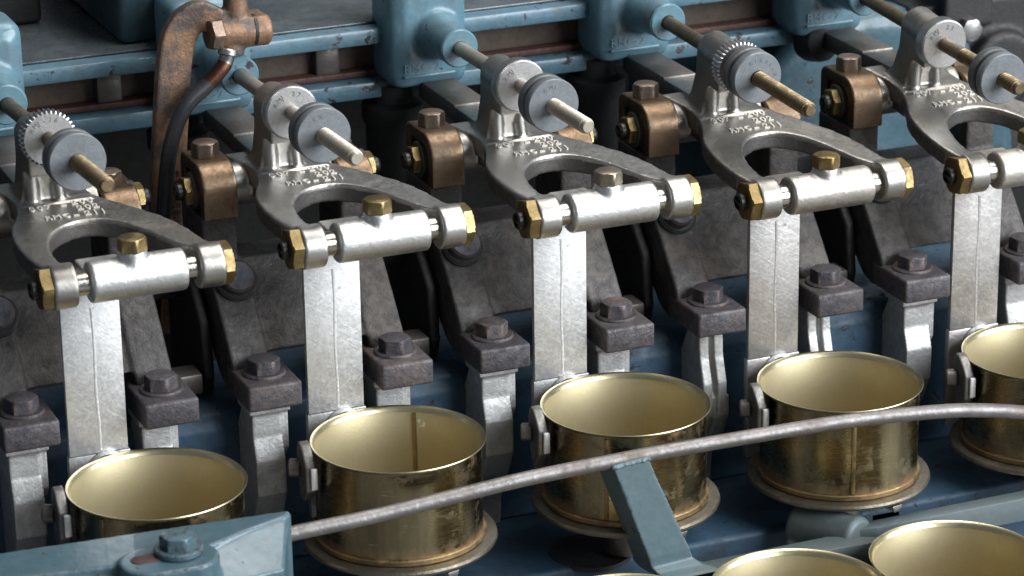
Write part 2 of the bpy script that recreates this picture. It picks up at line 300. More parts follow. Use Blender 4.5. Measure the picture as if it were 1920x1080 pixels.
def to_mesh(name, b, remesh=0.0, smooth=0, angle=35, org=(0, 0, 0)):
    bmesh.ops.recalc_face_normals(b.bm, faces=b.bm.faces)
    me = bpy.data.meshes.new(name); b.bm.to_mesh(me); b.bm.free()
    if remesh:
        o = bpy.data.objects.new('tmp', me); C.objects.link(o)
        r = o.modifiers.new('r', 'REMESH'); r.mode = 'VOXEL'; r.voxel_size = remesh; r.use_smooth_shade = True
        if smooth:
            q = o.modifiers.new('s', 'SMOOTH'); q.factor = 0.5; q.iterations = smooth
        dg = bpy.context.evaluated_depsgraph_get(); me2 = bpy.data.meshes.new_from_object(o.evaluated_get(dg))
        bpy.data.objects.remove(o); bpy.data.meshes.remove(me); me = me2; me.name = name
    me.transform(Matrix.Scale(S, 4) @ Matrix.Translation(-Vector(org)))
    me.shade_smooth()
    if not remesh: me.set_sharp_from_angle(angle=math.radians(angle))
    return me
def link(name, me, mat, parent=None):
    if mat and not me.materials: me.materials.append(M[mat])
    o = bpy.data.objects.new(name, me); C.objects.link(o); o.parent = parent; return o
def part(name, b, mat, parent, **k):
    org = parent['_o'] if (parent is not None and '_o' in parent) else (0, 0, 0)
    o = link(name, to_mesh(name, b, org=org, **k), mat, parent); return o
def sub(name, b, mat, parent, **k):
    """a child of a part: its thing's origin is its own"""
    org = parent.parent['_o']; return link(name, to_mesh(name, b, org=org, **k), mat, parent)
def thing(name, label, cat, org, group=None, x=0.0, rx=0.0):
    o = bpy.data.objects.new(name, None); o.empty_display_size = 0.01; C.objects.link(o)
    o['_o'] = org; o.location = Vector((org[0] + x, org[1], org[2])) * S; o.rotation_euler = (rx, 0, 0)
    o['label'] = label; o['category'] = cat
    if group: o['group'] = group
    return o
def dup(root, x, label, rx=None, dz=0.0):
    r = root.copy(); C.objects.link(r); r['label'] = label
    o = root['_o']; r.location = Vector((o[0] + x, o[1], o[2] + dz)) * S
    if rx is not None: r.rotation_euler = (rx, 0, 0)
    for ch in root.children:
        c = ch.copy(); C.objects.link(c); c.parent = r
        for g in ch.children:
            d = g.copy(); C.objects.link(d); d.parent = c
    return r
def text_mesh(txt, size, ext, mat4, bold=0.0):
    cu = bpy.data.curves.new('t', 'FONT'); cu.body = txt; cu.size = size; cu.extrude = ext; cu.offset = bold; cu.resolution_u = 3
    cu.space_character = 1.15
    o = bpy.data.objects.new('t', cu); C.objects.link(o); bpy.context.view_layer.update()
    me = bpy.data.meshes.new_from_object(o.evaluated_get(bpy.context.evaluated_depsgraph_get()))
    bpy.data.objects.remove(o); bpy.data.curves.remove(cu); me.transform(mat4)
    return me
def add_text(b, *a, **k):
    me = text_mesh(*a, **k); me.materials.clear(); b.bm.from_mesh(me); bpy.data.meshes.remove(me)
def frame(org, xdir, ydir):
    x = Vector(xdir).normalized(); y = Vector(ydir); z = x.cross(y).normalized(); y = z.cross(x)
    m = Matrix((x, y, z)).transposed().to_4x4(); m.translation = Vector(org); return m
def structure(o): o['kind'] = 'structure'; return o

P = 123.15
UX = {u: (u - 2) * P for u in range(0, 8)}
DZ = {1: -1.6, 2: 0.0, 3: -2.4, 4: -10.6, 5: -13.8}
ORD = {1: 'leftmost', 2: 'second from the left', 3: 'middle', 4: 'second from the right', 5: 'rightmost'}
UNITS = (1, 2, 3, 4, 5)

# ------------------------------------------------------------------ setting
def setbox(name, mat, *a, **k):
    b = B(); b.box(*a, **k); return structure(link(name, to_mesh(name, b), mat))
setbox('floor', 'concrete', -3000, 3000, -3000, 3000, -620, -600)
setbox('dark_void_back', 'black', -1500, 2000, 420, 440, -600, 175)  # black sheet added to stand in for the dark void behind the stations
# lower bed under the can seats, blue
bed = B(); bed.box(-700, 1100, -8, 64, -90, -34, 3, 3)
structure(link('machine_bed', to_mesh('machine_bed', bed, angle=40), 'blue_deep'))
for (x, y, r) in ((106, 6, 20), (-44, 14, 11)):
    hb = B(); hb.lathe([(0.1, 0), (r, 0), (r + 1, 0.3), (r + 1.2, -2)], (x, y, -33.9), (0, 0, 1), 48); link('dark_port_disc', to_mesh('dark_port_disc', hb), 'black', bpy.data.objects['machine_bed'])  # flat black discs, the dark inside of holes put in as colour
wall = B(); wall.prism([(66, -60), (66, 42), (70, 49), (78, 51), (150, 46), (150, -60)], 'yz', -700, 1100, 1.5)
structure(link('machine_body', to_mesh('machine_body', wall), 'blue_deep'))

# blue channel beam behind the stations
beam = thing('channel_beam', 'long blue channel beam with rusty inner web running behind the arms', 'beam', (0, 215, 160))
b = B(); b.box(-700, 345, 212, 420, 189, 198, 1.5); part('top_flange', b, 'blue_lip', beam)
b = B(); b.box(-700, 345, 214, 300, 158, 167.5, 1.5); part('bottom_flange', b, 'blue_lip', beam)
b = B(); b.box(-700, 345, 234, 250, 168, 188.5, 0.8); part('web', b, 'rust', beam)
b = B(); b.box(-700, 345, 224, 233.5, 168, 171.5, 0.8); part('red_strip', b, 'redrust', beam)
for u in UNITS[:4]:
    b = B(); x = UX[u]; b.box(x + 14, x + 50, 221, 417, 198.5, 200.5, 0.8); 
    t = part('tray', b, 'tray', beam) if False else None
b = B(); b.box(-690, 340, 222, 415, 198.4, 199.6, 0.4); part('tray', b, 'tray', beam)
for u in (1, 2, 3):
    b = B(); x = UX[u]; b.box(x - 82, x - 68, 226, 240, 170, 186, 1.5); part('rail_joint', b, 'steel_dark', beam)

# blue bearing blocks with the boss that carries each rod
def make_block():
    t = thing('bearing_block', '', 'machine block', (-30, 200, 165), 'blue bearing blocks in a row')
    b = B(); b.box(-48, -3, 197.5, 234, 165, 228, 7, 4)
    b.box(-43, -8, 196, 206, 170, 222, 3)
    b.lathe([(15.5, 0), (13.2, 6), (11.4, 16), (10.4, 30), (10.0, 37)], (-21.6, 203, 195), (0, -1, 0.0), 40)
    part('block', b, 'blue', t, remesh=1.3, smooth=7)
    b = B(); b.lathe([(10.6, 0), (10.6, 2.0), (9.8, 2.8), (4.2, 2.8), (4.2, 0)], (-21.6, 167, 195), (0, -1, 0), 40, closed=True); part('boss_face', b, 'blue', t)
    b = B(); add_text(b, 'RMC-2', 6.5, 0.35, frame((-42, 196.0, 175.5), (1, 0, 0), (0, 0, 1)), bold=0.05); part('raised_lettering', b, 'blue', t)
    b = B(); b.box(-42, -12, 195.3, 199, 172.2, 173.8, 0.6); part('raised_line', b, 'blue', t)
    return t
blk = make_block()
bl = {1: 'blue machine block cut off by the left edge, behind the leftmost rod', 2: 'blue block with round boss behind the copper bracket', 3: 'blue block with boss and raised RMC letters, between the two grey trays',
      4: 'blue block with boss whose rod is brass coloured, second from the right', 5: 'blue block at the top edge, behind the rightmost rod'}
blk['label'] = bl[2]
for u in (1, 3, 4, 5): dup(blk, UX[u], bl[u])
rh = thing('rear_housing', 'dark blue housing rising behind the copper strap between two grey trays', 'housing', (-33, 300, 200))
b = B(); b.box(-66, -2, 232, 420, 199.8, 290, 4, 3); part('shell', b, 'blue_dark', rh)
gc = thing('oil_box', 'black oily box lying on the grey tray in the upper left corner', 'box', (-150, 330, 200))
b = B(); b.box(-320, -92, 296, 410, 199.9, 260, 3, 3); part('shell', b, 'black', gc)
# dark round posts below the blocks
post = thing('support_post', 'black post below the blue block behind the copper bracket', 'post', (-40, 212, -60), 'black posts below the blocks')
b = B(); b.lathe([(15, 0), (15, 200), (17, 204), (17, 212), (12, 214), (12, 224)], (-40, 222, -60), (0, 0, 1), 32); part('shaft', b, 'black', post)
for u, l in ((1, 'black post below the leftmost blue block'), (3, 'black post below the blue block with raised letters'), (4, 'black round post below the second blue block from the right')): dup(post, UX[u], l)

# big blue guard disc and black knobs at the upper right
g = thing('round_guard', 'large blue round guard with lit rim behind the two right hand arms', 'guard', (372, 240, 60))
b = B(); b.lathe([(96, 0), (94, 2), (86, 3), (84, 1), (0.1, 1)], (380, 236, 60), (0, -1, 0), 96)
b2 = B(); b2.lathe([(99, -30), (104, -26), (104, -8), (102, -3), (98, 0), (92, 1.5), (88, 1), (0.1, 1)], (392, 234, 62), (0, -1, 0), 96); part('drum', b2, 'teal', g); b.bm.free()
b = B(); b.lathe([(20, -2), (20, 10), (14, 14), (0.1, 14)], (392, 234, 62), (0, -1, 0), 48); part('hub', b, 'blue_dark', g)
pn = thing('side_panel', 'flat blue panel behind the upper right arms below the beam', 'panel', (400, 290, 0))
b = B(); b.box(262, 760, 286, 300, 40, 260, 2); part('sheet', b, 'teal', pn)
dc = thing('dark_casting', 'black oily casting behind the rightmost rod in the upper right', 'casting', (470, 262, 60))
b = B(); b.box(418, 560, 236, 284, 40, 164); b.box(436, 470, 226, 262, 150, 186); b.cyl((480, 226, 120), (480, 262, 120), 24, 40, 2); part('body', b, 'black', dc, remesh=1.6, smooth=4)
b = B(); b.hexa((452, 226, 150), (0, -1, 0), 13, 6); part('bolt', b, 'steel', dc)
for (x, y, z, r, lab) in ((338, 205, 160, 11, 'black round knob hanging under the blue block second from the right edge'), (440, 240, 192, 15, 'large black knob in the upper right corner')):
    k = thing('knob', lab, 'knob', (x, y, z), 'black knobs at the upper right')
    b = B(); b.lathe([(r * 0.5, 12), (r * 0.95, 8), (r, 4), (r, -4), (r * 0.9, -8), (r * 0.4, -9)], (x, y, z), (0.15, -1, 0.2), 40); part('ball', b, 'black', k)
    b = B(); b.cyl((x, y, z), (x - 2, y + 45, z + 4), r * 0.35); part('stem', b, 'black', k)

# ------------------------------------------------------------------ flat guide bars behind the forks
def make_guide():
    t = thing('guide_bar', '', 'bar', (-21, 150, 165), 'flat steel guide bars')
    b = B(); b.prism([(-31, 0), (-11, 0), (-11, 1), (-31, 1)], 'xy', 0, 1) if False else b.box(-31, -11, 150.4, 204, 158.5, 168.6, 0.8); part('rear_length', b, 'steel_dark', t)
    b = B(); b.box(-31, -11, 108, 150, 157.5, 167.6, 0.6); part('front_length', b, 'steel', t)
    return t
gb = make_guide()
gl = {1: 'flat steel bar entering the leftmost fork from behind', 2: 'flat steel bar in front of the blue block behind the copper bracket', 3: 'flat steel bar below the boss of the lettered blue block',
      4: 'flat steel bar below the boss of the second block from the right', 5: 'dark flat steel bar behind the rightmost fork'}
gb['label'] = gl[2]
for u in (1, 3, 4, 5):
    d = dup(gb, UX[u], gl[u])
    if u == 5:
        for c in d.children:
            c.data = c.data.copy(); c.data.materials.clear(); c.data.materials.append(M['steel_dark'])

# ------------------------------------------------------------------ iron brackets
def make_bracket():
    t = thing('iron_bracket', '', 'bracket', (-17, 60, 60), 'black iron brackets')
    b = B()
    prof = [(64, 62), (64, 73), (67, 79), (82, 97), (100, 117), (140, 117), (140, 96), (118, 90), (98, 72), (86, 62), (76, 59)]
    b.prism(prof, 'yz', -63.5, -44)                       # left cheek
    b.prism([(p[0], p[1]) for p in prof], 'yz', 10, 29.5)
    web = [(68.5, 78.5), (84, 96.5), (101, 114.5), (104, 118), (126, 118), (126, 104), (92, 78.5)]
    b.prism(web, 'yz', -48, 14)
    b.box(-64, -46, 103, 139, 112, 141); b.box(10, 28, 103, 139, 112, 141)
    part('casting', b, 'iron', t, remesh=1.1, smooth=4)
    for x0, x1 in ((-64, -36), (6, 34)):
        b = B(); b.box(x0, x1, 37, 74, 60, 73.2, 1.6, 3)
        f = part('foot', b, 'iron_foot', t)
        xc = (x0 + x1) / 2
        b = B(); b.lathe([(11, 0), (11, 0.8), (10.4, 1.4), (3, 1.4)], (xc, 55, 73.1), (0, 0, 1), 32); sub('washer_face', b, 'iron_foot', f)
        b = B(); b.hexa((xc, 55, 74.3), (0, 0, 1), 14.5, 7.0, rot=0.35 if x0 < 0 else 0.1); sub('bolt', b, 'iron_foot', f)
    b = B(); b.lathe([(11.0, 0), (11.0, 1), (9.8, 2.0)], (-51, 92, 110), (0, -0.80, 0.60), 40); part('pin_recess', b, 'black', t)
    b = B(); b.lathe([(8.4, 0), (8.4, 5), (7.4, 6.3), (4.5, 6.6), (0.1, 6.6)], (-51, 91, 111), (0, -0.80, 0.60), 40); part('pin_head', b, 'iron_foot', t)
    rnd = random.Random(3)
    for i in range(9):
        b = B(); x = -27 - rnd.random() * 9 + i * 0.7; d = rnd.random() * 8
        bm = b.lathe([(0.3, 0), (rnd.uniform(0.6, 1.3), 0.15), (0.2, 0.5)], (x, 95.5 - d * 0.72, 101.3 - d * 0.83 + 0.3), (0, -0.75, 0.66), 7)
        part('paint_flake', b, 'flake', t)
    return t
# spacer bars seen in the gaps between brackets
sp = thing('spacer_block', 'small iron spacer in the gap right of the leftmost bracket', 'spacer', (45, 95, 60), 'iron spacers between the brackets')
b = B(); b.box(22, 50, 84, 100, 55, 66, 1.2); part('block', b, 'steel_dark', sp)
b = B(); b.prism([(96, 40), (88, 62), (92, 90), (110, 108), (150, 118), (150, 40)], 'yz', 52, 58); part('rib', b, 'black', sp, remesh=1.5, smooth=3)  # rib and stop are black to paint in the deep shade of the gap
b = B(); b.box(38, 62, 128, 150, 92, 120, 1.5); part('stop', b, 'black', sp)
sp.location.x -= P * S; 
for k, l in ((0, 'small iron spacer in the gap right of the second bracket from the left'), (1, 'small iron spacer in the gap right of the middle bracket'), (2, 'small iron spacer in the gap left of the rightmost bracket')):
    dup(sp, UX[2 + k], l)

# ------------------------------------------------------------------ silver legs and bronze caps, bolted to the brackets
def leg_builder(kind, dx, dy):
    b = B()
    prof = [(45, 60), (44, 46), (39.5, 32), (39, 14), (46, 0), (56, -14), (60, -40), (82, -40), (80, 10), (76, 30), (66, 46), (58, 60)]
    if kind == 'broad':
        b.prism([(43, 60), (43, 44), (39, 32)] + prof[3:], 'yz', -61, -45.5)
        b.box(-62.5, -41, 42, 62, 56.5, 60.2)
        b.prism([(44, 57), (44, 36), (48, 30), (56, 57)], 'yz', -46, -42)
    else:
        b.prism(prof, 'yz', -60, -54.5); b.prism(prof, 'yz', -51.5, -46)
        b.prism([(48, 60), (48, 36), (41, 22), (46, 0), (56, -14), (60, -40), (80, -40), (76, 30), (60, 60)], 'yz', -56, -50)
        b.prism([(41, 24), (41, 12), (47, 0), (60, 0), (60, 24)], 'yz', -62, -44)
    return b.rot(Matrix.Translation((dx, dy, 0)))
def add_cap(t, side):
    x0, x1 = (-63.5, -45.2) if side < 0 else (10, 28)
    def arch(y0, y1, zt, r, z0, n=9):
        pts = [(y0, z0)]
        pts += [(y0 + r - r * math.cos(k * math.pi / 2 / n), zt - r + r * math.sin(k * math.pi / 2 / n)) for k in range(n + 1)]
        r2 = r * 0.45
        pts += [(y1 - r2 + r2 * math.sin(k * math.pi / 2 / n), zt - r2 + r2 * math.cos(k * math.pi / 2 / n)) for k in range(n + 1)]
        return pts + [(y1, z0)]
    zt_ = 168.3 if side < 0 else 161.0
    o_ = arch(100, 139, zt_, 13, 140.8); i_ = arch(106.5, 132, zt_ - 6.5, 9, 140.8)
    b = B(); b.prism(o_ + list(reversed(i_)), 'yz', x0, x1)
    c = part('bearing_cap', b, 'bronze', t, remesh=0.8, smooth=4)
    b = B(); b.prism(i_, 'yz', x0 + 3, x1 - 3); sub('bearing_shell', b, 'iron', c)
    b = B(); b.hexa((-54.5 if side < 0 else 19, 123 if side < 0 else 130, zt_ - 0.3), (0, 0, 1), 12.4, 7.6 if side < 0 else 4.0, rot=0.25); sub('bolt', b, 'bronze_bolt', c)
    xs = x0 if side < 0 else x1; d = -1 if side < 0 else 1
    b = B(); b.lathe([(9.5, -3), (9.5, 0.6), (8.8, 1.2)], (xs, 119, 152), (d, 0, 0), 32); sub('washer', b, 'iron', c)
    b = B(); b.hexa((xs + d * 1.2, 119, 152), (d, 0, 0), 13.5, 4.2, rot=0.2); sub('nut', b, 'brass', c)
    b = B(); b.lathe([(4.4, 0), (4.4, 2.8), (3.4, 4.0), (2.6, 4.0), (2.0, 2.6), (0.1, 2.6)], (xs + d * 5.2, 119, 152), (d, 0, 0), 24); sub('stud', b, 'stud', c)
br = make_bracket()
add_cap(br, -1); add_cap(br, 1)
part('support_leg', leg_builder('broad', 0, 0), 'leg', br, remesh=0.7, smooth=2)
part('support_leg', leg_builder('broad', 69, 9), 'leg', br, remesh=0.7, smooth=2)
split_l = to_mesh('support_leg', leg_builder('split', 0, 0), remesh=0.7, smooth=2, org=br['_o']); split_r = to_mesh('support_leg', leg_builder('split', 69, 9), remesh=0.7, smooth=2, org=br['_o'])
split_l.materials.append(M['leg']); split_r.materials.append(M['leg'])
brl = {1: 'black iron bracket with bolted feet and bronze cap at the left edge', 2: 'black iron bracket with bronze caps and bolted feet, beside the copper strap', 3: 'black iron bracket with bronze caps and bolted feet behind the middle slide',
       4: 'black iron bracket with bronze caps and split silver legs, second from the right', 5: 'black iron bracket with browner bronze cap at the right edge'}
br['label'] = brl[2]
for u in (1, 3, 4, 5):
    d = dup(br, UX[u], brl[u])
    if u == 4:
        lg = [c for c in d.children if c.name.startswith('support_leg')]; lg[0].data = split_l; lg[1].data = split_r

# ------------------------------------------------------------------ fork levers
def make_fork():
    t = thing('fork_lever', '', 'lever', (-10, 120, 152), 'nickel fork levers')
    zt = lambda y: 157.5 + (y - 22) * 0.072
    left = [(-40.2, 20), (-44.2, 31), (-46.3, 43), (-46.9, 58), (-44.6, 73), (-40.6, 82.5), (-37, 92), (-35.6, 103), (-37, 114), (-40.5, 123), (-43, 130)]
    right = [(1, 131), (1.5, 118), (3, 105), (6.3, 97.5), (11.3, 90.3), (16.5, 83), (22.3, 74), (28, 64.6), (32.2, 55), (35.6, 44), (37.6, 34), (40, 27.5), (43.9, 20)]
    inner = [(31.8, 19), (29.6, 25), (24.4, 32.5), (20.2, 41.5), (14.3, 54), (7.2, 64.4), (-2, 71), (-13, 71.8), (-22.4, 67), (-29.2, 58.3), (-32.6, 47.5), (-33.8, 35), (-32.3, 26), (-28.4, 19)]
    def sm(pts): return [(p.x, p.y) for p in spline([(x, y, 0) for x, y in pts], 5)]
    poly = sm(left) + sm(right) + sm(inner)
    b = B(); tb = bmesh.new()
    lo = [tb.verts.new((x, y, zt(y) - 9.5)) for x, y in poly]; hi = [tb.verts.new((x, y, zt(y))) for x, y in poly]; n = len(poly)
    tb.faces.new(lo); tb.faces.new(list(reversed(hi)))
    for i in range(n): tb.faces.new((lo[i], hi[i], hi[(i + 1) % n], lo[(i + 1) % n]))
    bmesh.ops.triangulate(tb, faces=tb.faces[:]); bmesh.ops.recalc_face_normals(tb, faces=tb.faces); b.join(tb)
    b.cyl((-40.2, 22, 148), (-28.2, 22, 148), 10.8, 48, 0.6); b.cyl((31.4, 22, 148), (43.8, 22, 148), 10.8, 48, 0.6)
    b.cyl((-44.5, 120, 152), (9.5, 120, 152), 11.2, 40, 0.5)
    b.box(-34, 2, 96, 130, 148, zt(110))
    # tower
    b.box(-31, -12.2, 86, 114, 181, 196); b.cyl((-21.6, 86, 196), (-21.6, 114, 196), 9.6, 40, 0.8)
    b.lathe([(6.6, 0), (6.6, 3.5), (5.6, 4.2)], (-21.6, 113, 196), (0, 1, 0), 32)
    b.loft([[(-34, 100, 158), (-6, 100, 158), (-5, 128, 158), (-34, 128, 158)], [(-33, 101, 163), (-8, 101, 163), (-8, 124, 163), (-33, 124, 163)], [(-31.5, 101.5, 170), (-10.5, 101.5, 170), (-10.5, 118, 170), (-31.5, 118, 170)], [(-31, 98, 184), (-12.2, 98, 184), (-12.2, 114, 184), (-31, 114, 184)]]); b.cyl((-13, 101, 160), (-14.5, 102.5, 180), 3.2, 20, 0.4); b.cyl((-27, 100.5, 160), (-27, 102, 180), 3.6, 20, 0.4); b.loft([[(-34, 101, 156), (-34, 128, 156), (-33, 128, 158), (-33, 101, 158)], [(-5, 101, 156), (-5, 128, 156), (-6, 128, 158), (-6, 101, 158)]])
    for x, r0 in ():
        b.tube([(x, 103, 182), (x, 102.5, 174), (x + 0.5, 101, 166), (x + 1, 98.5, 158)], r0, 14, [r0 * 0.7, r0 * 0.85, r0, r0 * 1.15])
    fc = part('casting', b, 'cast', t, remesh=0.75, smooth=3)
    fc.data.materials.append(M['cast_side_dark'])             # arm sides and undersides get a darker, rougher material than the top
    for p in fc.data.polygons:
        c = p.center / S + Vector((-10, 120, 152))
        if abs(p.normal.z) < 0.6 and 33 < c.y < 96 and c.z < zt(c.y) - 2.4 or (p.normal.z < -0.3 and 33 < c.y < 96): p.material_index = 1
    b = B()
    def row(txt, x, y, size=6.3): add_text(b, txt, size, 0.3, frame((x, y, zt(y) + 0.3), (1, 0, 0), (0, 1, 0.075)), bold=0.06)
    row('307', -31.0, 90.2, 6.6); row('-', -15.5, 89.4, 11); row('200', -9.8, 91.6, 6.8); row('202', -8.8, 84.2, 6.8); row('RMC', -26.5, 77.6, 5.6); row('-', -12.8, 75.8, 11); row('211', -7.0, 76.8, 6.8)
    part('raised_lettering', b, 'letter', t)
    b = B(); b.hexa((-40.2, 22, 148), (-1, 0, 0), 18.8, 5.6, rot=0.28); part('nut', b, 'brass', t)
    b = B(); b.lathe([(4.6, 0), (4.6, 3.2), (3.9, 3.9), (3.2, 3.9), (3.2, 2.9), (0.1, 2.9)], (-45.6, 22, 148), (-1, 0, 0), 24); b.box(-50.0, -48.0, 18.5, 25.5, 147.3, 148.7, 0.2); part('stud', b, 'stud', t)
    b = B(); b.hexa((43.6, 22, 148), (1, 0, 0), 18.4, 4.8, rot=0.1); part('nut', b, 'brass', t)
    return t
fk = make_fork()
fl = {u: 'silver two-armed fork lever with raised numbers, ' + ORD[u] + ' of five' for u in UNITS}
fk['label'] = fl[2]
for u in (1, 3, 4, 5):
    d = dup(fk, UX[u], fl[u], rx=-math.atan2(DZ[u], 98) * 1.0)
    if u in (1, 4, 5):
        for c in d.children:
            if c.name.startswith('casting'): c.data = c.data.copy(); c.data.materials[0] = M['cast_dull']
    if u > 3:
        for c in d.children:
            if c.name.startswith('nut'): c.data = c.data.copy(); c.data.materials.clear(); c.data.materials.append(M['brass_dark'])

# ------------------------------------------------------------------ adjusting rods with wheel and discs
def make_rod(u, tip, disc, wheel, coarse, rodmat, wtext, dtext, slope, label):
    t = thing('threaded_rod', label, 'rod', (-21.6, 166, 195), 'threaded rods through the forks', x=UX[u], rx=-math.atan(slope))
    prof = [(3.9, -12)]; y = 166; L = 166 - tip; n0 = L - 58
    prof.append((3.9, n0)); k = n0
    while k < L - 2.6: prof += [(4.05, k + 0.35), (4.05, k + 0.8), (3.0, k + 1.3), (3.0, k + 1.7)]; k += 2.1
    prof += [(3.4, L - 1.2), (3.2, L - 0.6), (2.7, L), (0.1, L)]
    b = B(); b.lathe(prof, (-21.6, 166, 195), (0, -1, 0), 28); part('rod', b, rodmat, t)
    wy = wheel
    # knurled wheel: toothed ring
    def wheel_mesh(r, teeth, depth, th, y0):
        b = B(); rings = []; n = teeth * 4
        for (f, yy, tooth) in ((0.92, y0 + th, 0), (1.0, y0 + th - 0.6, 1), (1.0, y0 + 0.7, 1), (0.94, y0, 0), (0.30, y0 - 0.05, 0)):
            ring = []
            for i in range(n):
                a = 2 * math.pi * i / n; rr = r * f - (depth if tooth and (i % 4) in (2, 3) else 0) - (0 if tooth else depth * 0.4)
                ring.append((-21.6 + rr * math.cos(a), yy, 195 + rr * math.sin(a)))
            rings.append(ring)
        b.loft(rings); return b
    wo = part('knurled_wheel', wheel_mesh(13.8, 36 if coarse else 110, 1.2 if coarse else 0.35, 8.0, wy), 'wheel', t, angle=25)
    if wtext:
        b = B()
        for i, ch in enumerate(wtext):
            a = math.radians(150 - i * 17 + 0); c = (-21.6 + 8.6 * math.cos(a), wy - 0.05, 195 + 8.6 * math.sin(a))
            xd = Vector((math.sin(a), 0, -math.cos(a))); yd = Vector((math.cos(a), 0, math.sin(a)))
            add_text(b, ch, 3.4, 0.12, frame(Vector(c) - xd * 1.1, xd, yd))
        sub('stamped_letters', b, 'zinc_dark', wo)
    d = disc
    b = B(); b.lathe([(4.2, 0), (12.8, 0), (13.6, 0.7), (13.8, 1.4), (13.8, 5.2), (13.3, 5.9), (4.2, 5.9)], (-21.6, d + 5.9, 195), (0, -1, 0), 56, closed=True); fd = part('front_disc', b, 'zinc', t)
    b = B(); b.lathe([(4.2, 0), (11.0, 0), (11.0, 3.0), (4.2, 3.0)], (-21.6, d + 8.8, 195), (0, -1, 0), 48, closed=True); part('rubber_ring', b, 'zinc_dark', t)
    b = B(); b.lathe([(4.2, 0), (13.2, 0), (13.8, 0.8), (13.8, 4.6), (13.2, 5.4), (4.2, 5.4)], (-21.6, d + 14.0, 195), (0, -1, 0), 56, closed=True); part('rear_disc', b, 'zinc_rear', t)
    b = B()
    for i, ch in enumerate(dtext):
        a = math.radians(118 - i * 19); c = (-21.6 + 8.6 * math.cos(a), d + 0.02, 195 + 8.6 * math.sin(a))
        xd = Vector((math.sin(a), 0, -math.cos(a))); yd = Vector((math.cos(a), 0, math.sin(a)))
        add_text(b, ch, 3.0, 0.08, frame(Vector(c) - xd * 1.0, xd, yd))
    if dtext: sub('stamped_letters', b, 'zinc_dark', fd)
    else: b.bm.free()
    return t
make_rod(1, -26, 25.5, 78.5, True, 'rod_brass', 'RMJ-16', '', 0.068, 'short brass threaded rod with grey double disc and coarse toothed wheel, leftmost')
make_rod(2, -15, 31.8, 79.5, False, 'rod', 'RMJ 27', 'KX', 0.034, 'bright threaded rod with grey double disc and fine knurled wheel stamped 27')
make_rod(3, -4.5, 38, 79.5, False, 'rod', 'RMJ', 'RMJ', 0.016, 'bright threaded rod with grey double disc, through the middle fork')
make_rod(4, -2.5, 56, 75.5, True, 'rod_brass', '', 'K1601-A2', -0.032, 'brass threaded rod with grey discs pushed back against the toothed wheel')
make_rod(5, -0.5, 15.8, 76.5, False, 'rod_brass', 'RMJ 23', '', -0.060, 'rusty threaded rod with wide gap between wheel and grey discs, rightmost')

# ------------------------------------------------------------------ slides: collar on the pin, flat bar down to the can
def make_slide(worn):
    t = thing('slide_bar', '', 'slide', (-15, 46, 50), 'steel slide bars')
    b = B(); b.cyl((-29.5, 22, 148), (33, 22, 148), 6.0, 32, 0.4); part('pin', b, 'pin', t)
    b = B(); b.cyl((-21.6, 22, 148), (25.6, 22, 148), 10.2, 48, 0.9); b.lathe([(9.0, 0), (7.6, 4), (6.9, 8.5)], (0.8, 22, 152.5), (0, 0, 1), 36)
    b.box(-21, 0, 28, 49, 141, 151)
    part('collar', b, 'collar_worn' if worn else 'collar', t, remesh=0.8, smooth=5)
    b = B(); b.hexa((0.8, 22, 161.0), (0, 0, 1), 12.6, 6.6, rot=0.05); part('bolt', b, 'brass_dark' if worn else 'brass', t)
    b = B(); b.box(-30.2, -0.8, 46, 49.2, 50.6, 146, 0.35); bar = part('bar', b, 'bar_worn' if worn else 'bar', t)
    path = [(-14.8 + 0.25 * math.sin(z * 0.13), 47.38, z) for z in range(52, 128, 2)]
    b = B(); b.tube(path, 1.6, 14); sub('centre_ridge', b, 'bar_worn' if worn else 'bar', bar)
    b = B(); b.box(-31.0, 0.2, 45.7, 50.0, -6, 50.3, 0.6); part('lower_plate', b, 'bar_worn' if worn else 'leg', t)
    b = B(); b.lathe([(0.1, -4.2), (44.5, -4.2), (47.8, -3.2), (48.4, -1.8), (48.0, -0.5), (47, -0.15), (0.1, -0.15)], seg=96); sd = part('seat_disc', b, 'plate', t)
    b = B(); b.lathe([(12, -30), (12, -10), (18, -6), (30, -4.3)], seg=40); sub('stem', b, 'steel_dark', sd)
    b = B(); b.prism([(-3.5, -4.3), (3.5, -4.3), (2, -8), (-2, -8)], 'xz', -47, -20, 0.4); b.rot(Matrix.Rotation(0.22, 4, 'Z')); sub('rib', b, 'steel', sd)
    b = B(); b.prism([(3, 24), (-3.2, 31), (-3.2, 44), (-0.5, 48), (4, 53), (8, 54), (10, 48), (9, 36), (7, 26)], 'yz', -49.5, -43.8)
    fj = part('can_finger', b, 'finger', t, remesh=0.7, smooth=4)
    b = B(); b.box(-47.2, -43.6, -5.0, -3.0, 32, 43.5, 0.8); sub('pad', b, 'bar', fj)
    b = B(); b.cyl((-53.5, 10, 40), (-48, 7, 40), 4.6, 28, 0.8); sub('pivot', b, 'steel_dark', fj)
    b = B(); b.lathe([(10.5, 0), (10.5, 1.5), (9, 2.6), (8, 1.0), (0.1, 1.0)], (-12, 46, 41), (0, -1, 0), 40); part('round_pad', b, 'leg', t)
    return t
s1 = make_slide(False); s2 = make_slide(True)
sl = {u: 'flat silver slide bar with bolted collar and can seat, ' + ORD[u] + ' of five' for u in UNITS}
s1['label'] = sl[2]
for u in (1, 3):
    d = dup(s1, UX[u], sl[u], dz=DZ[u])
    if u == 3:
        for c in d.children:
            if c.name.startswith('bolt'): c.data = c.data.copy(); c.data.materials.clear(); c.data.materials.append(M['bolt_pale'])
s2['label'] = sl[4]; s2.location = Vector((s2['_o'][0] + UX[4], s2['_o'][1], s2['_o'][2] + DZ[4])) * S
dup(s2, UX[5], sl[5], dz=DZ[5])

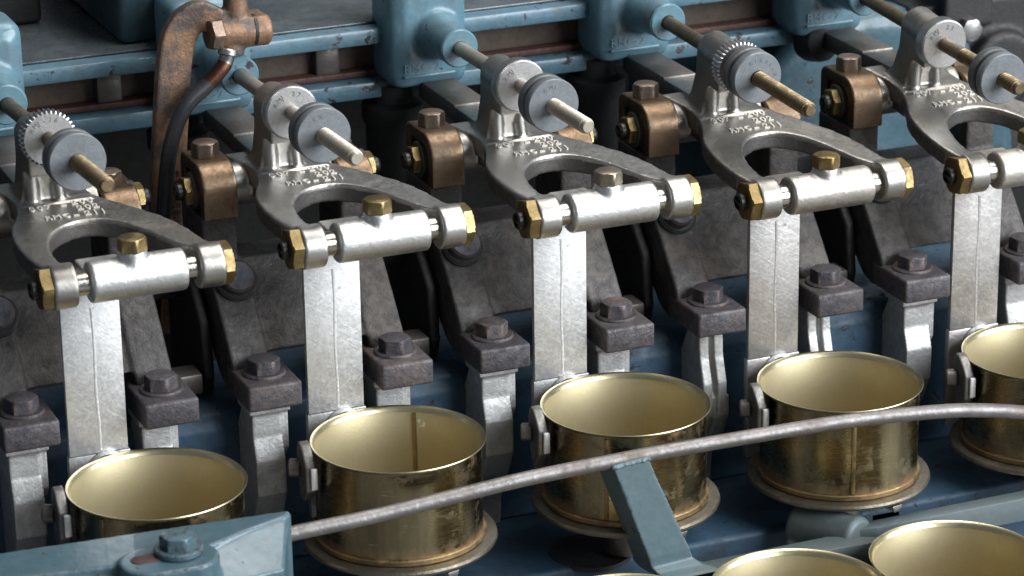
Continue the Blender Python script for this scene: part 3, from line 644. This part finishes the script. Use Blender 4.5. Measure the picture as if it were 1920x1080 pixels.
# ------------------------------------------------------------------ cans, seats and fingers
def make_can(label, group, seam=None, patch=False):
    t = thing('open_can', label, 'can', (0, 0, 0), group)
    r = 41.4; b = B(); seg = 96
    prof = [(r, 1.5), (r, 4), (r, 25), (r, 47.5), (r + 0.5, 48.6)]
    b.lathe(prof, seg=seg, axis=(0, 0, 1)); bm = b.bm
    for f in [f for f in bm.faces if len(f.verts) > 4]: bm.faces.remove(f)
    part('outer_wall', b, 'can_out', t)
    b = B(); ri = r - 0.35
    b.lathe([(r + 0.3, 48.5), (ri, 47.3), (ri, 25), (ri, 3.5), (ri - 1.5, 2.2), (0.1, 2.0)], seg=seg)
    bm = b.bm
    for f in [f for f in bm.faces if len(f.verts) > 4]:
        if f.calc_center_median().z > 20: bm.faces.remove(f)
    me = to_mesh('inner_wall', b); me.flip_normals(); link('inner_wall', me, 'can_in', t)
    b = B(); b.lathe([(r - 0.4, 47.4), (r + 0.5, 48.4), (r + 1.6, 49.4), (r + 2.0, 49.9), (r + 1.8, 50.25), (r + 1.0, 50.0), (r, 49.0), (r - 0.7, 47.6)], seg=seg, closed=True); part('flange', b, 'can_rim', t)
    b = B(); b.lathe([(r - 1, 0.2), (r + 0.9, 0.0), (r + 1.5, 0.6), (r + 1.5, 2.6), (r + 0.9, 3.2), (r - 0.3, 3.4)], seg=seg, closed=True); part('bottom_seam', b, 'can_seam', t)
    b = B(); b.lathe([(0.1, 0.5), (r - 0.6, 0.5), (r - 0.6, 1.6), (0.1, 1.6)], seg=seg); part('base', b, 'can_in', t)
    if seam is not None:
        a = math.radians(seam)
        for rr, nm, mt in ((r + 0.25, 'outer_side_seam', 'can_seam'), (ri - 0.2, 'inner_side_seam', 'seam_in')):
            b = B(); b.box(-1.1, 1.1, -0.35, 0.35, 3.5, 47, 0.2)
            b.rot(Matrix.Rotation(a, 4, 'Z') @ Matrix.Translation((0, -rr, 0))); part(nm, b, mt, t)
    if patch:
        a = math.radians(115)
        b = B(); rn = random.Random(4)
        for i in range(9):
            b.lathe([(0.2, 0), (rn.uniform(0.5, 1.0), 0.2), (0.2, 0.5)], ((rn.random() - 0.5) * 4, 0, 41 + (rn.random() - 0.5) * 5), (0, -1, 0), 7)
        b.rot(Matrix.Rotation(math.radians(143), 4, 'Z') @ Matrix.Translation((0, -(ri - 0.2), 0))); part('solder_blob', b, 'bar', t)
    return t
cann = {1: ('gold can half hidden by the blue arm at lower left', -55), 2: ('gold can with solder spot on its inner seam, behind the guide rod', 148), 3: ('gold can behind the grey strut in the middle', -38),
        4: ('gold can with bright vertical seam, second from the right in the back row', -18), 5: ('gold can cut off by the right edge in the back row', 40)}
for u in UNITS:
    t = make_can(cann[u][0], 'gold cans on the seats', cann[u][1], u == 2)
    t.location = (UX[u] * S, 0, DZ[u] * S); t.rotation_euler = (0, 0, 0)
near = [((253.5, -110, -66), 'gold can in the lower right corner of the front row', 60), ((166.5, -108, -66), 'gold can in front of the grey rail, middle of the front row', 75), ((79, -100, -66), 'gold can showing only a sliver of rim at the bottom edge', 20)]
for (p, l, sm_) in near:
    t = make_can(l, 'gold cans of the front row', sm_); t.location = Vector(p) * S

# ------------------------------------------------------------------ copper bracket and oil tube at the left
cb = thing('copper_bracket', 'worn copper strap bracket with a clamp head, standing in front of a blue block', 'bracket', (-65, 165, 60))
b = B()
path = spline([(-66, 165, 60), (-64.5, 165, 126), (-59.5, 165, 180), (-55.5, 165, 212), (-50, 165, 225), (-42, 164, 230), (-33, 162, 226), (-27, 160, 222)], 10)
wd = [9.0] * 60
rings = []
for i, p in enumerate(path):
    d = (path[min(i + 1, len(path) - 1)] - path[max(i - 1, 0)]).normalized()
    f = i / (len(path) - 1); side = Vector((d.z, 0, -d.x)); hw = 9.0 - 2.6 * max(0, (f - 0.5) / 0.5) ; th = 3.6
    rings.append([p + side * hw + Vector((0, -th, 0)), p + side * hw + Vector((0, th, 0)), p - side * hw + Vector((0, th, 0)), p - side * hw + Vector((0, -th, 0))])
b.loft(rings)
b.cyl((-34, 160, 221), (-6, 160, 219.5), 8.0, 32, 1.2); b.box(-30, -8, 156, 172, 212, 228)
b.cyl((-26, 160, 214), (-26, 160, 208), 6.0, 24, 0.6)
b.cyl((-23, 162, 224), (-23, 162, 246), 6.4, 24, 0.6)
part('strap', b, 'old_copper', cb, remesh=0.9, smooth=3)
b = B(); b.hexa((-33.5, 159, 220.5), (-1, -0.15, 0.05), 14.5, 6, rot=0.1); part('nut', b, 'bronze_bolt', cb)
b = B(); b.lathe([(8.3, 0), (8.3, 1.6), (7.4, 1.6), (7.4, 0)], (-15.5, 160, 220.2), (1, 0, -0.05), 32, closed=True); part('split_groove', b, 'black', cb)
b = B(); b.cyl((-22, 158, 209), (-22, 158, 206), 5.4, 24, 0.6) if False else b.cyl((-29.5, 156, 213), (-30.5, 155.5, 209.5), 5.2, 24, 0.6); part('ferrule', b, 'wheel', cb)
b = B(); add_text(b, 'RMC-15', 7.5, 0.4, frame((-58.5, 161.0, 122), (0.03, 0, 1), (-1, 0, 0.03))); part('raised_lettering', b, 'old_copper', cb)
tb = thing('oil_tube', 'bent blackened copper tube hanging from the copper clamp', 'tube', (-75, 155, 60))
pth = spline([(-30.4, 155, 211), (-31.5, 155, 207), (-34.6, 154, 203), (-43.2, 153, 195.5), (-55, 151, 187), (-62.5, 150, 174), (-67, 150, 157), (-70.5, 150, 130), (-74.5, 152, 100), (-77, 154, 71), (-78, 156, 40)], 8)
k1 = 20
b = B(); b.tube(pth[:k1 - 8], 3.9, 20); part('bright_end', b, 'steel', tb)
b = B(); b.tube(pth[k1 - 9:k1 + 4], 4.0, 20); part('copper_length', b, 'tube_copper', tb)
b = B(); b.tube(pth[k1 + 3:60], 4.1, 20); part('black_length', b, 'tube', tb)
b = B(); b.tube(pth[59:], 3.9, 20); part('copper_tail', b, 'tube_copper', tb)

# ------------------------------------------------------------------ guide rod, strut, blue arm, front conveyor rails
gr = thing('guide_rod', 'long bent steel guide rod passing in front of the gold cans', 'rod', (90, -51, 40))
pts = [(-95, -51, 32.0), (-72, -51, 33.7), (-32, -51, 35.0), (22, -51, 38.6), (50, -51, 40.2), (90, -51, 41), (116, -51, 41.4), (166, -51, 41), (226, -51, 39.8), (276, -51, 36), (304, -51, 31.8), (327, -51, 26.7), (360, -51, 18)]
b = B(); b.tube(spline(pts, 8), 3.7, 20); part('rod', b, 'pipe', gr)
st = thing('support_strut', 'flat grey-blue painted strut welded under the guide rod', 'strut', (105, -62, -12))
b = B()
top = [(91.5, -55.5, 39), (110.5, -55.5, 40.5)]; mid = [(112.5, -54, -19), (136, -53, -18)]; low = [(118, -64, -23), (150, -64, -23)]
th = Vector((-3.0, 15.0, -2.0))
rings = []
for a_, c_ in (top, ((111.0, -54.5, -14), (133.5, -54, -12)), mid, ((114.5, -57, -21.5), (140, -56.5, -21)), low):
    A, Cc = Vector(a_), Vector(c_); rings.append([A, Cc, Cc + th, A + th])
b.loft(rings); part('flat', b, 'strut', st, remesh=0.7, smooth=2)
b = B(); rn = random.Random(9)
for i in range(13):
    f = i / 12; p = Vector((91.8 + 18.6 * f, -54.6 + rn.uniform(-.3, .3), 39.4 + 1.4 * f)); b.lathe([(0.3, -1.4), (1.5 + rn.random() * 0.5, -0.6), (1.6, 0.4), (0.4, 1.4)], p, (rn.uniform(-.4, .4), rn.uniform(-.4, .4), 1), 10)
part('weld_bead', b, 'strut', st, remesh=0.45, smooth=2)

arm = thing('blue_arm', 'heavy blue painted arm with slotted bolt boss in the lower left corner', 'machine arm', (-150, -70, 20))
b = B()
topo = [(-260, -46), (-211, -50), (-140, -54.5), (-77, -59), (-77, -64), (-100, -72), (-122, -82), (-140, -94), (-168, -86), (-218, -78), (-260, -75)]
b.prism(topo, 'xy', 14, 50)
b.loft([[(x, y, z) for y, z in sec] for x, sec in ((-260, ((-46, 50), (-75, 49), (-79, 45), (-80, 6), (-46, 6))), (-150, ((-54, 50), (-84, 49), (-92, 42), (-94, 6), (-54, 6))), (-118, ((-56, 50), (-79, 48), (-97, 37), (-98, 6), (-56, 6))), (-77, ((-59, 50), (-63, 49), (-94, 36), (-95, 6), (-59, 6))))][:3] + [[(-77, -59, 50), (-78.6, -63.5, 49), (-91, -94, 37), (-91, -95, 6), (-77, -59, 6)]])
def stadium(cx, cy, rx, ry, n=28, ang=0.0):
    out = []
    for k in range(n):
        a = 2 * math.pi * k / n; x = ry * math.cos(a) + (rx - ry) * (1 if math.cos(a) > 0 else -1); y = ry * math.sin(a)
        out.append((cx + x * math.cos(ang) - y * math.sin(ang), cy + x * math.sin(ang) + y * math.cos(ang)))
    return out
b.prism(stadium(-144, -91, 23, 15, ang=-0.05), 'xy', 18, 52)
part('casting', b, 'grey_blue', arm, remesh=0.9, smooth=6)
b = B(); b.prism(stadium(-153, -88.5, 8, 4.2, ang=0.0), 'xy', 51.0, 52.45, 0.1); part('slot', b, 'redrust', arm)
b = B(); b.lathe([(4, 0), (10.6, 0), (11.2, 0.6), (11.2, 2.4), (10.6, 3.0), (4, 3.0)], (-138.5, -87.5, 52.2), (0, 0, 1), 44, closed=True); part('washer', b, 'grey_blue', arm)
b = B(); b.hexa((-138.5, -87.5, 55.0), (0.0, 0, 1), 14.6, 6.2, rot=0.2); part('bolt', b, 'grey_blue', arm)

rail1 = thing('conveyor_rail', 'short slate painted rail behind the middle can of the front row', 'rail', (170, -70, -30), 'slate rails behind the front cans')
b = B(); b.prism([(136, -50), (214, -49), (238, -60), (243, -66), (136, -60)], 'xy', -36, -23, 0.6); part('bar', b, 'slate', rail1)
rail2 = thing('conveyor_rail', 'slate painted rail running out of frame behind the right front can', 'rail', (280, -65, -30), 'slate rails behind the front cans')
b = B(); b.prism([(222, -50), (230, -45), (430, -43), (430, -53), (240, -54)], 'xy', -34, -21, 0.6); part('bar', b, 'slate', rail2)
nb = thing('round_stub', 'slate painted rounded stub below the second back row can from the right', 'stub', (212, -50, -30))
b = B(); b.cyl((214, -16, -30), (232, -52, -28), 12.5, 40, 2.0); b.box(203, 219, -46, -24, -56, -34); part('stub', b, 'slate', nb, remesh=0.9, smooth=4)
pad = thing('cream_block', 'small cream block glimpsed below a seat plate beside the slate stub', 'block', (272, -2, -60))
b = B(); b.box(262, 281, -8, 8, -80, -36, 1.5); part('block', b, 'cream', pad)

for o in bpy.data.objects:
    if '_o' in o: del o['_o']
